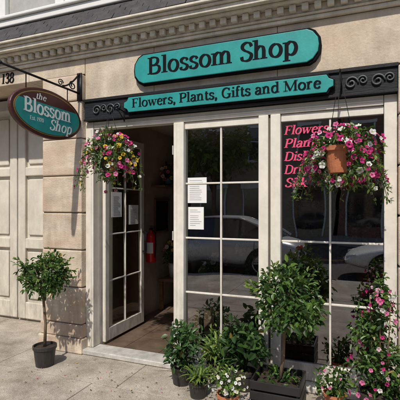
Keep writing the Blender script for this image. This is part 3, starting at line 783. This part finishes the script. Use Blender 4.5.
bush('potted_shrub',-.95,-.22,.18,.44,330,.085,cols=((.018,.04,.012),(.035,.09,.02),(.07,.14,.03)),blades=6,asp=.6)
bush('potted_flowering_plant',-.955,-.66,.15,.20,300,.035,'terra',.085,.15,cols=(GREEN_M,GREEN_L,GREEN_Y),fl=[WHITE,WHITE,(.75,.72,.5)],nf=44,fr=.012)
bush('potted_fern',-1.27,-.50,.13,.16,200,.03,'plastic',.08,.12,cols=(GREEN_M,GREEN_L,GREEN_Y),blades=30,asp=.3)

e=empty('trellis_plant'); tx,ty=.125,-.40
pot(e,(tx,ty,0),.12,.145,.23,'plastic')
b=MB()
for a in (-.07,.0,.07): b.tube([(tx+a*.6,ty,.15),(tx+a,ty,.95 if a else 1.04)],.004,6)
for z in (.4,.6,.8): b.tube([(tx-.08,ty,z),(tx+.08,ty,z)],.003,6)
b.make('trellis','wood',e,smooth=True)
b=MB(); f=MB()
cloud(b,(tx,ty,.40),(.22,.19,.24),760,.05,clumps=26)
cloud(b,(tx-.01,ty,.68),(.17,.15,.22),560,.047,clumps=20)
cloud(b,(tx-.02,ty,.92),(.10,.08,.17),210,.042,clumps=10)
for i in range(130):
    z=R.uniform(.22,1.0); rr=R.uniform(.75,1.08)*(.22 if z<.55 else (.17 if z<.8 else .10))
    a=R.random()*6.283; flower(f,(tx+rr*math.cos(a),ty+rr*math.sin(a),z),(math.cos(a)+R.uniform(-.5,.5),math.sin(a)-.3,R.uniform(-.5,.4)),.016*R.uniform(.65,1.35),R.choice([PINK,MAG,PINK,WHITE,(.75,.5,.58)]))
b.make('leaves','leaf',e); f.make('flowers','petal',e)
bush('potted_shrub',-.20,-.30,.13,.22,190,.05,'terra',.08,.13,cols=(GREEN_D,GREEN_M,GREEN_L),fl=[PINK,WHITE],nf=12,fr=.012)

# ================================================================ HANGING BASKETS
def basket(x,y,z,rx,rz,hook,fls,nf,fr,nl,Lf,terr=False,trail=18):
    e=empty('hanging_flower_basket')
    b=MB()
    b.tube([(x,-.068,hook-.10),(x,-.068,hook+.02)],.007,8)
    b.tube([(x,-.068,hook),(x,(y-.068)/2,hook+.015),(x,y,hook),(x,y,hook-.02)],.006,8)
    b.tube([(x,-.068,hook-.09),(x,y*.6,hook+.005)],.005,8)
    pz=z-.02
    for k in range(3):
        a=k*2.094+.4; b.tube([(x,y,hook-.02),(x+.12*math.cos(a),y+.12*math.sin(a),pz+.10)],.0025,5)
    b.make('bracket_and_chains','iron',e,smooth=True)
    b=MB(); b.lathe((x,y,pz-.10),[(.001,0),(.085,0),(.115,.16),(.13,.165),(.132,.20),(.118,.20),(.11,.17)],24); b.make('basket_pot','terra' if terr else 'coir',e,smooth=False)
    # the front of the pot is left bare: foliage and flowers keep clear of this gap
    def gap(p): return terr and abs(p[0]-x+.015)<.062 and p[1]<y-.03 and z-.13<p[2]<z+.075
    b=MB(); f=MB(); s=MB()
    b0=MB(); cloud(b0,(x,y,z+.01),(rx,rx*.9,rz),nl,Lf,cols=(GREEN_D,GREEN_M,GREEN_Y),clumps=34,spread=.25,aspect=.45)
    for i in range(len(b0.v)//6):
        vs=b0.v[i*6:i*6+6]
        if gap(vs[0]) or gap(vs[3]): continue
        b.add(vs,[(0,1,2,3),(0,3,4,5)],b0.c[i*2])
    ph=[R.uniform(.78,1.14) for _ in range(9)]
    for i in range(trail):
        a=R.random()*6.283; L=R.uniform(.14,.34)
        p0=Vector((x+.13*math.cos(a),y+.13*math.sin(a),z+.06)); out=Vector((math.cos(a),math.sin(a),0))
        pts=[p0+out*(rx*.72*t)+Vector((0,0,.10*t-(L+.16)*t*t)) for t in [k/7 for k in range(8)]]
        if any(gap(q) for q in pts): continue
        s.tube(pts,.002,4,col=GREEN_M)
        for k in range(2,8):
            for _ in range(4): leaf(b,pts[k]+rdir()*.012,rdir()+out*.4,Vector((0,0,1))+rdir()*.4,Lf*.8,Lf*.35,lv(GREEN_M,GREEN_Y))
            if R.random()<.42: flower(f,pts[k]+out*.02,out+rdir()*.5+Vector((0,-.3,.1)),fr*R.uniform(.7,1.1),*fls[R.randrange(len(fls))])
    n=0
    while n<nf:
        v=rdir(); v.z=v.z*.95+.05
        k=R.uniform(.80,1.10)*ph[int((math.atan2(v.z,v.x)+3.15)/6.3*8.99)]
        p=(x+v.x*rx*k,y+v.y*rx*.9*k,z+.01+v.z*rz*k)
        if terr and abs(p[0]-x+.015)<.07 and p[1]<y and z-.13<p[2]<z+.075: continue
        flower(f,p,v+Vector((0,-.6,.25))+rdir()*.5,fr*R.uniform(.6,1.18),*(fls[int((math.sin(v.x*5+v.z*4)*.5+.5)*len(fls)*.99)] if R.random()<.6 else fls[R.randrange(len(fls))])); n+=1
    b.make('leaves','leaf',e); f.make('flowers','petal',e); s.make('stems','leaf',e)
    return e
basket(-2.27,-.32,2.07,.255,.245,2.56,[(YEL,(.5,.25,.02)),(PINK,(.5,.1,.2)),(WHITE,(.5,.5,.3)),(YEL,(.5,.25,.02)),(MAG,(.2,.02,.1)),(PINK,(.5,.2,.3)),(WHITE,(.6,.6,.4)),(MAG,(.2,.02,.1))],170,.021,1200,.042,trail=22)
basket(-.155,-.36,1.965,.29,.25,2.64,[(MAG,(.22,.01,.08)),(WHITE,(.5,.55,.35)),(MAG,(.22,.01,.08)),(PINK,(.45,.05,.16)),(WHITE,(.5,.55,.35)),(MAG,(.22,.01,.08))],175,.025,1300,.043,terr=True,trail=34)

# ================================================================ STREET BEHIND (seen in the glass)
def car(cx,cy_,paint,heading=1):
    e=empty('parked_car')
    zr=-.15
    S=[(-2.25,.70,.42,.62,.70),(-2.15,.80,.30,.74,.86),(-1.8,.86,.25,.85,.96),(-1.3,.88,.24,.88,.98),(-.6,.89,.24,.88,.95),(.3,.89,.24,.86,.92),(.95,.88,.24,.82,.91),(1.5,.87,.25,.76,.84),(1.95,.82,.27,.68,.74),(2.2,.72,.34,.55,.62),(2.27,.62,.40,.48,.52)]
    b=MB(); K=10
    rings=[]
    for (x,w,zl,zb,zt) in S:
        rings.append([(x,-w*.88,zl),(x,-w,zl+.10),(x,-w*1.0,(zl+zb)/2+.05),(x,-w*.96,zb),(x,-w*.72,zt),(x,w*.72,zt),(x,w*.96,zb),(x,w*1.0,(zl+zb)/2+.05),(x,w,zl+.10),(x,w*.88,zl)])
    vs=[];fs=[]
    for r_ in rings: vs+=r_
    for i in range(len(S)-1):
        for k in range(K):
            k2=(k+1)%K; fs.append((i*K+k,(i+1)*K+k,(i+1)*K+k2,i*K+k2))
    fs.append(tuple(range(K))[::-1]); fs.append(tuple((len(S)-1)*K+k for k in range(K)))
    T=lambda p:(cx+heading*p[0],cy_+p[1],zr+p[2])
    b.add([T(p) for p in vs],fs); o=b.make('body',paint,e,smooth=True)
    m_=o.modifiers.new('s','SUBSURF'); m_.levels=2; m_.render_levels=2
    C=[(-1.75,.66,.93,.95),(-1.25,.64,.94,1.27),(-.75,.63,.93,1.42),(-.1,.63,.92,1.46),(.35,.62,.91,1.41),(1.05,.66,.90,.93)]
    g=MB(); vs=[];fs=[]
    for (x,w,z0,z1) in C:
        vs+=[T((x,-w-.12,z0)),T((x,-w+.10*(z1-z0),z1-.03)),T((x,w-.10*(z1-z0),z1-.03)),T((x,w+.12,z0))]
    for i in range(len(C)-1):
        for k in range(3): fs.append((i*4+k,(i+1)*4+k,(i+1)*4+k+1,i*4+k+1))
    g.add(vs,fs); g.make('windows','winglass',e)
    r_=MB(); vs=[];fs=[]
    RR=[(-1.22,.58,1.27),(-.75,.60,1.415),(-.1,.60,1.455),(.32,.58,1.41)]
    for (x,w,z) in RR: vs+=[T((x,-w,z-.015)),T((x,-w*.6,z+.015)),T((x,w*.6,z+.015)),T((x,w,z-.015))]
    for i in range(3):
        for k in range(3): fs.append((i*4+k,(i+1)*4+k,(i+1)*4+k+1,i*4+k+1))
    r_.add(vs,fs)
    for s_ in (-1,1):
        r_.tube([T((.34,s_*.60,1.40)),T((.7,s_*.68,1.16)),T((1.04,s_*.77,.92))],.03,6)
        r_.tube([T((-1.24,s_*.60,1.27)),T((-1.5,s_*.70,1.10)),T((-1.74,s_*.77,.95))],.045,6)
        r_.tube([T((-.3,s_*.60,1.43)),T((-.35,s_*.755,.92))],.03,6)
        r_.tube([T((-1.22,s_*.60,1.27)),T((-.75,s_*.61,1.40)),T((-.1,s_*.61,1.435)),T((.34,s_*.60,1.40))],.025,6)
        r_.box(*sorted((cx+heading*.62,cx+heading*.8)),*sorted((cy_+s_*.82,cy_+s_*1.0)),zr+.92,zr+1.04)
    r_.make('roof_and_pillars',paint,e,smooth=True)
    w_=MB(); h_=MB(); a_=MB()
    for x in (-1.38,1.38):
        for s_ in (-1,1):
            def ring(r,y): return [T((x+r*math.cos(2*math.pi*k/28),s_*y,.33+r*math.sin(2*math.pi*k/28))) for k in range(28)]
            def band(mb,rl):
                vs=[];fs=[]
                for (r,y) in rl: vs+=ring(r,y)
                for i in range(len(rl)-1):
                    for k in range(28): fs.append((i*28+k,i*28+(k+1)%28,(i+1)*28+(k+1)%28,(i+1)*28+k))
                mb.add(vs,fs)
            band(a_,[(.39,.86),(.39,.897),(.33,.897)])
            band(w_,[(.2,.70),(.32,.70),(.33,.74),(.33,.89),(.31,.91),(.21,.912)])
            band(h_,[(.21,.905),(.19,.90),(.18,.86)])
            for q in range(5):
                an=q*1.2566; h_.tube([T((x,s_*.90,.33)),T((x+.19*math.cos(an),s_*.895,.33+.19*math.sin(an)))],.022,6)
            band(a_,[(.001,.85),(.185,.85)])
    w_.make('tyres','rubber',e,smooth=True); h_.make('rims','hub',e,smooth=True); a_.make('wheel_arches','rubber',e)
    d=MB()
    for s_ in (-1,1):
        for x in (-.33,.62,-1.2):
            d.tube([T((x,s_*.905,.86)),T((x+.01,s_*.912,.55)),T((x+.04,s_*.90,.32))],.006,4)
        d.tube([T((-1.0,s_*.90,.30)),T((1.0,s_*.90,.30))],.02,6)
    d.tube([T((2.245,-.5,.44)),T((2.29,0,.44)),T((2.245,.5,.44))],.05,8)
    d.make('door_seams_and_grille','rubber',e)
    t=MB()
    for s_ in (-1,1): t.tube([T((-2.17,s_*.72,.74)),T((-2.23,s_*.5,.74))],.06,8)
    t.make('tail_lamps','lamp_red',e,smooth=True)
    t=MB()
    for s_ in (-1,1): t.tube([T((2.02,s_*.72,.60)),T((2.2,s_*.52,.56))],.06,8)
    t.make('head_lamps','lamp_clear',e,smooth=True)
car(-3.6,-6.6,'carpaint',-1)
car(1.9,-6.6,'carpaint2',-1)
car(7.6,-6.6,'carpaint',-1)

def brick_building(x0,x1,y,h,m,name='brick_building'):
    e=empty(name)
    boxes('walls',[(x0,x1,y-8,y,-.1,h)],m,e,0)
    W=[];Gs=[];
    n=int((x1-x0)/2.0); sp=(x1-x0)/n
    for fl in range(1,int(h/3.1)):
        for i in range(n):
            cx=x0+sp*(i+.5); z=3.1*fl+.9
            W.extend([(cx-.62,cx+.62,y+.003,y+.12,z-.12,z),(cx-.55,cx-.47,y+.003,y+.06,z+.003,z+1.7),(cx+.47,cx+.55,y+.003,y+.06,z+.003,z+1.7),(cx-.6,cx+.6,y+.003,y+.10,z+1.703,z+1.85),(cx-.468,cx+.468,y+.003,y+.05,z+.8,z+.86)])
            Gs.append((cx-.468,cx+.468,y+.002,y+.02,z+.003,z+1.7))
    for i in range(n):
        cx=x0+sp*(i+.5)
        W.extend([(cx-.8,cx-.72,y+.003,y+.08,.0,2.5),(cx+.72,cx+.8,y+.003,y+.08,.0,2.5),(cx-.85,cx+.85,y+.003,y+.2,2.503,2.8)])
        Gs.append((cx-.718,cx+.718,y+.002,y+.03,.5,2.5))
    W.append((x0-.1,x1+.1,y+.003,y+.35,h-.5,h+.1))
    boxes('trim',W,'white',e,0); boxes('windows',Gs,'winglass',e,0)
brick_building(-22,-9.2,-17.2,9.5,'brick')
brick_building(-9,-1.2,-17.2,12.3,'brick2')
brick_building(-1,8,-17.2,9.8,'brick')
brick_building(8.2,20,-17.2,12,'brick2')

def tree(x,y,h,r,n=1700):
    e=empty('street_tree'); b=MB()
    b.tube([(x,y,-.05),(x+.05,y,h*.25),(x-.03,y+.05,h*.5),(x,y,h*.8)],[.17,.13,.10,.04],10)
    for i in range(12):
        v=rdir(); v.z=abs(v.z)*.8+.1; q=Vector((x,y,h*R.uniform(.35,.6))); t=Vector((x+v.x*r*.8,y+v.y*r*.8,h*.68+v.z*r*.6)); b.tube([q,(q+t)/2+Vector((0,0,.15)),t],[.06,.035,.01],6)
    b.make('trunk_and_limbs','bark',e,smooth=True)
    l=MB(); cloud(l,(x,y,h*.70),(r,r,r*.9),n,.28,cols=(GREEN_M,GREEN_L,GREEN_Y),clumps=40,spread=.27,aspect=.6); l.make('crown','leaf',e)
tree(-6.8,-14.9,6.2,1.9); tree(5.5,-14.9,6.3,2.0)

# ================================================================ LIGHT
elev=math.radians(51); sd=Vector((.10,-1,0)).normalized()
d=Vector((sd.x*math.cos(elev),sd.y*math.cos(elev),math.sin(elev)))
sun=bpy.data.lights.new('sun','SUN'); sun.energy=4.1; sun.angle=math.radians(.8); sun.color=(1,.93,.83)
so=bpy.data.objects.new('sun',sun); COL.objects.link(so); so.rotation_euler=d.to_track_quat('Z','Y').to_euler()
w=bpy.data.worlds.new('World'); scene.world=w; w.use_nodes=True
n=w.node_tree.nodes; l=w.node_tree.links
sk=n.new('ShaderNodeTexSky'); sk.sky_type='NISHITA'; sk.sun_disc=False; sk.sun_elevation=elev; sk.sun_rotation=math.atan2(sd.x,sd.y)
l.new(sk.outputs[0],n['Background'].inputs[0]); n['Background'].inputs[1].default_value=.15
scene.view_settings.view_transform='Standard'; scene.view_settings.look='None'; scene.view_settings.exposure=0

cam=bpy.data.cameras.new('camera'); cam.lens=36; cam.sensor_width=36; cam.shift_y=.0125; cam.clip_end=1000
co=bpy.data.objects.new('camera',cam); COL.objects.link(co); co.location=(0,-3.6,1.6); co.rotation_euler=(math.radians(90),0,math.radians(22))
scene.camera=co
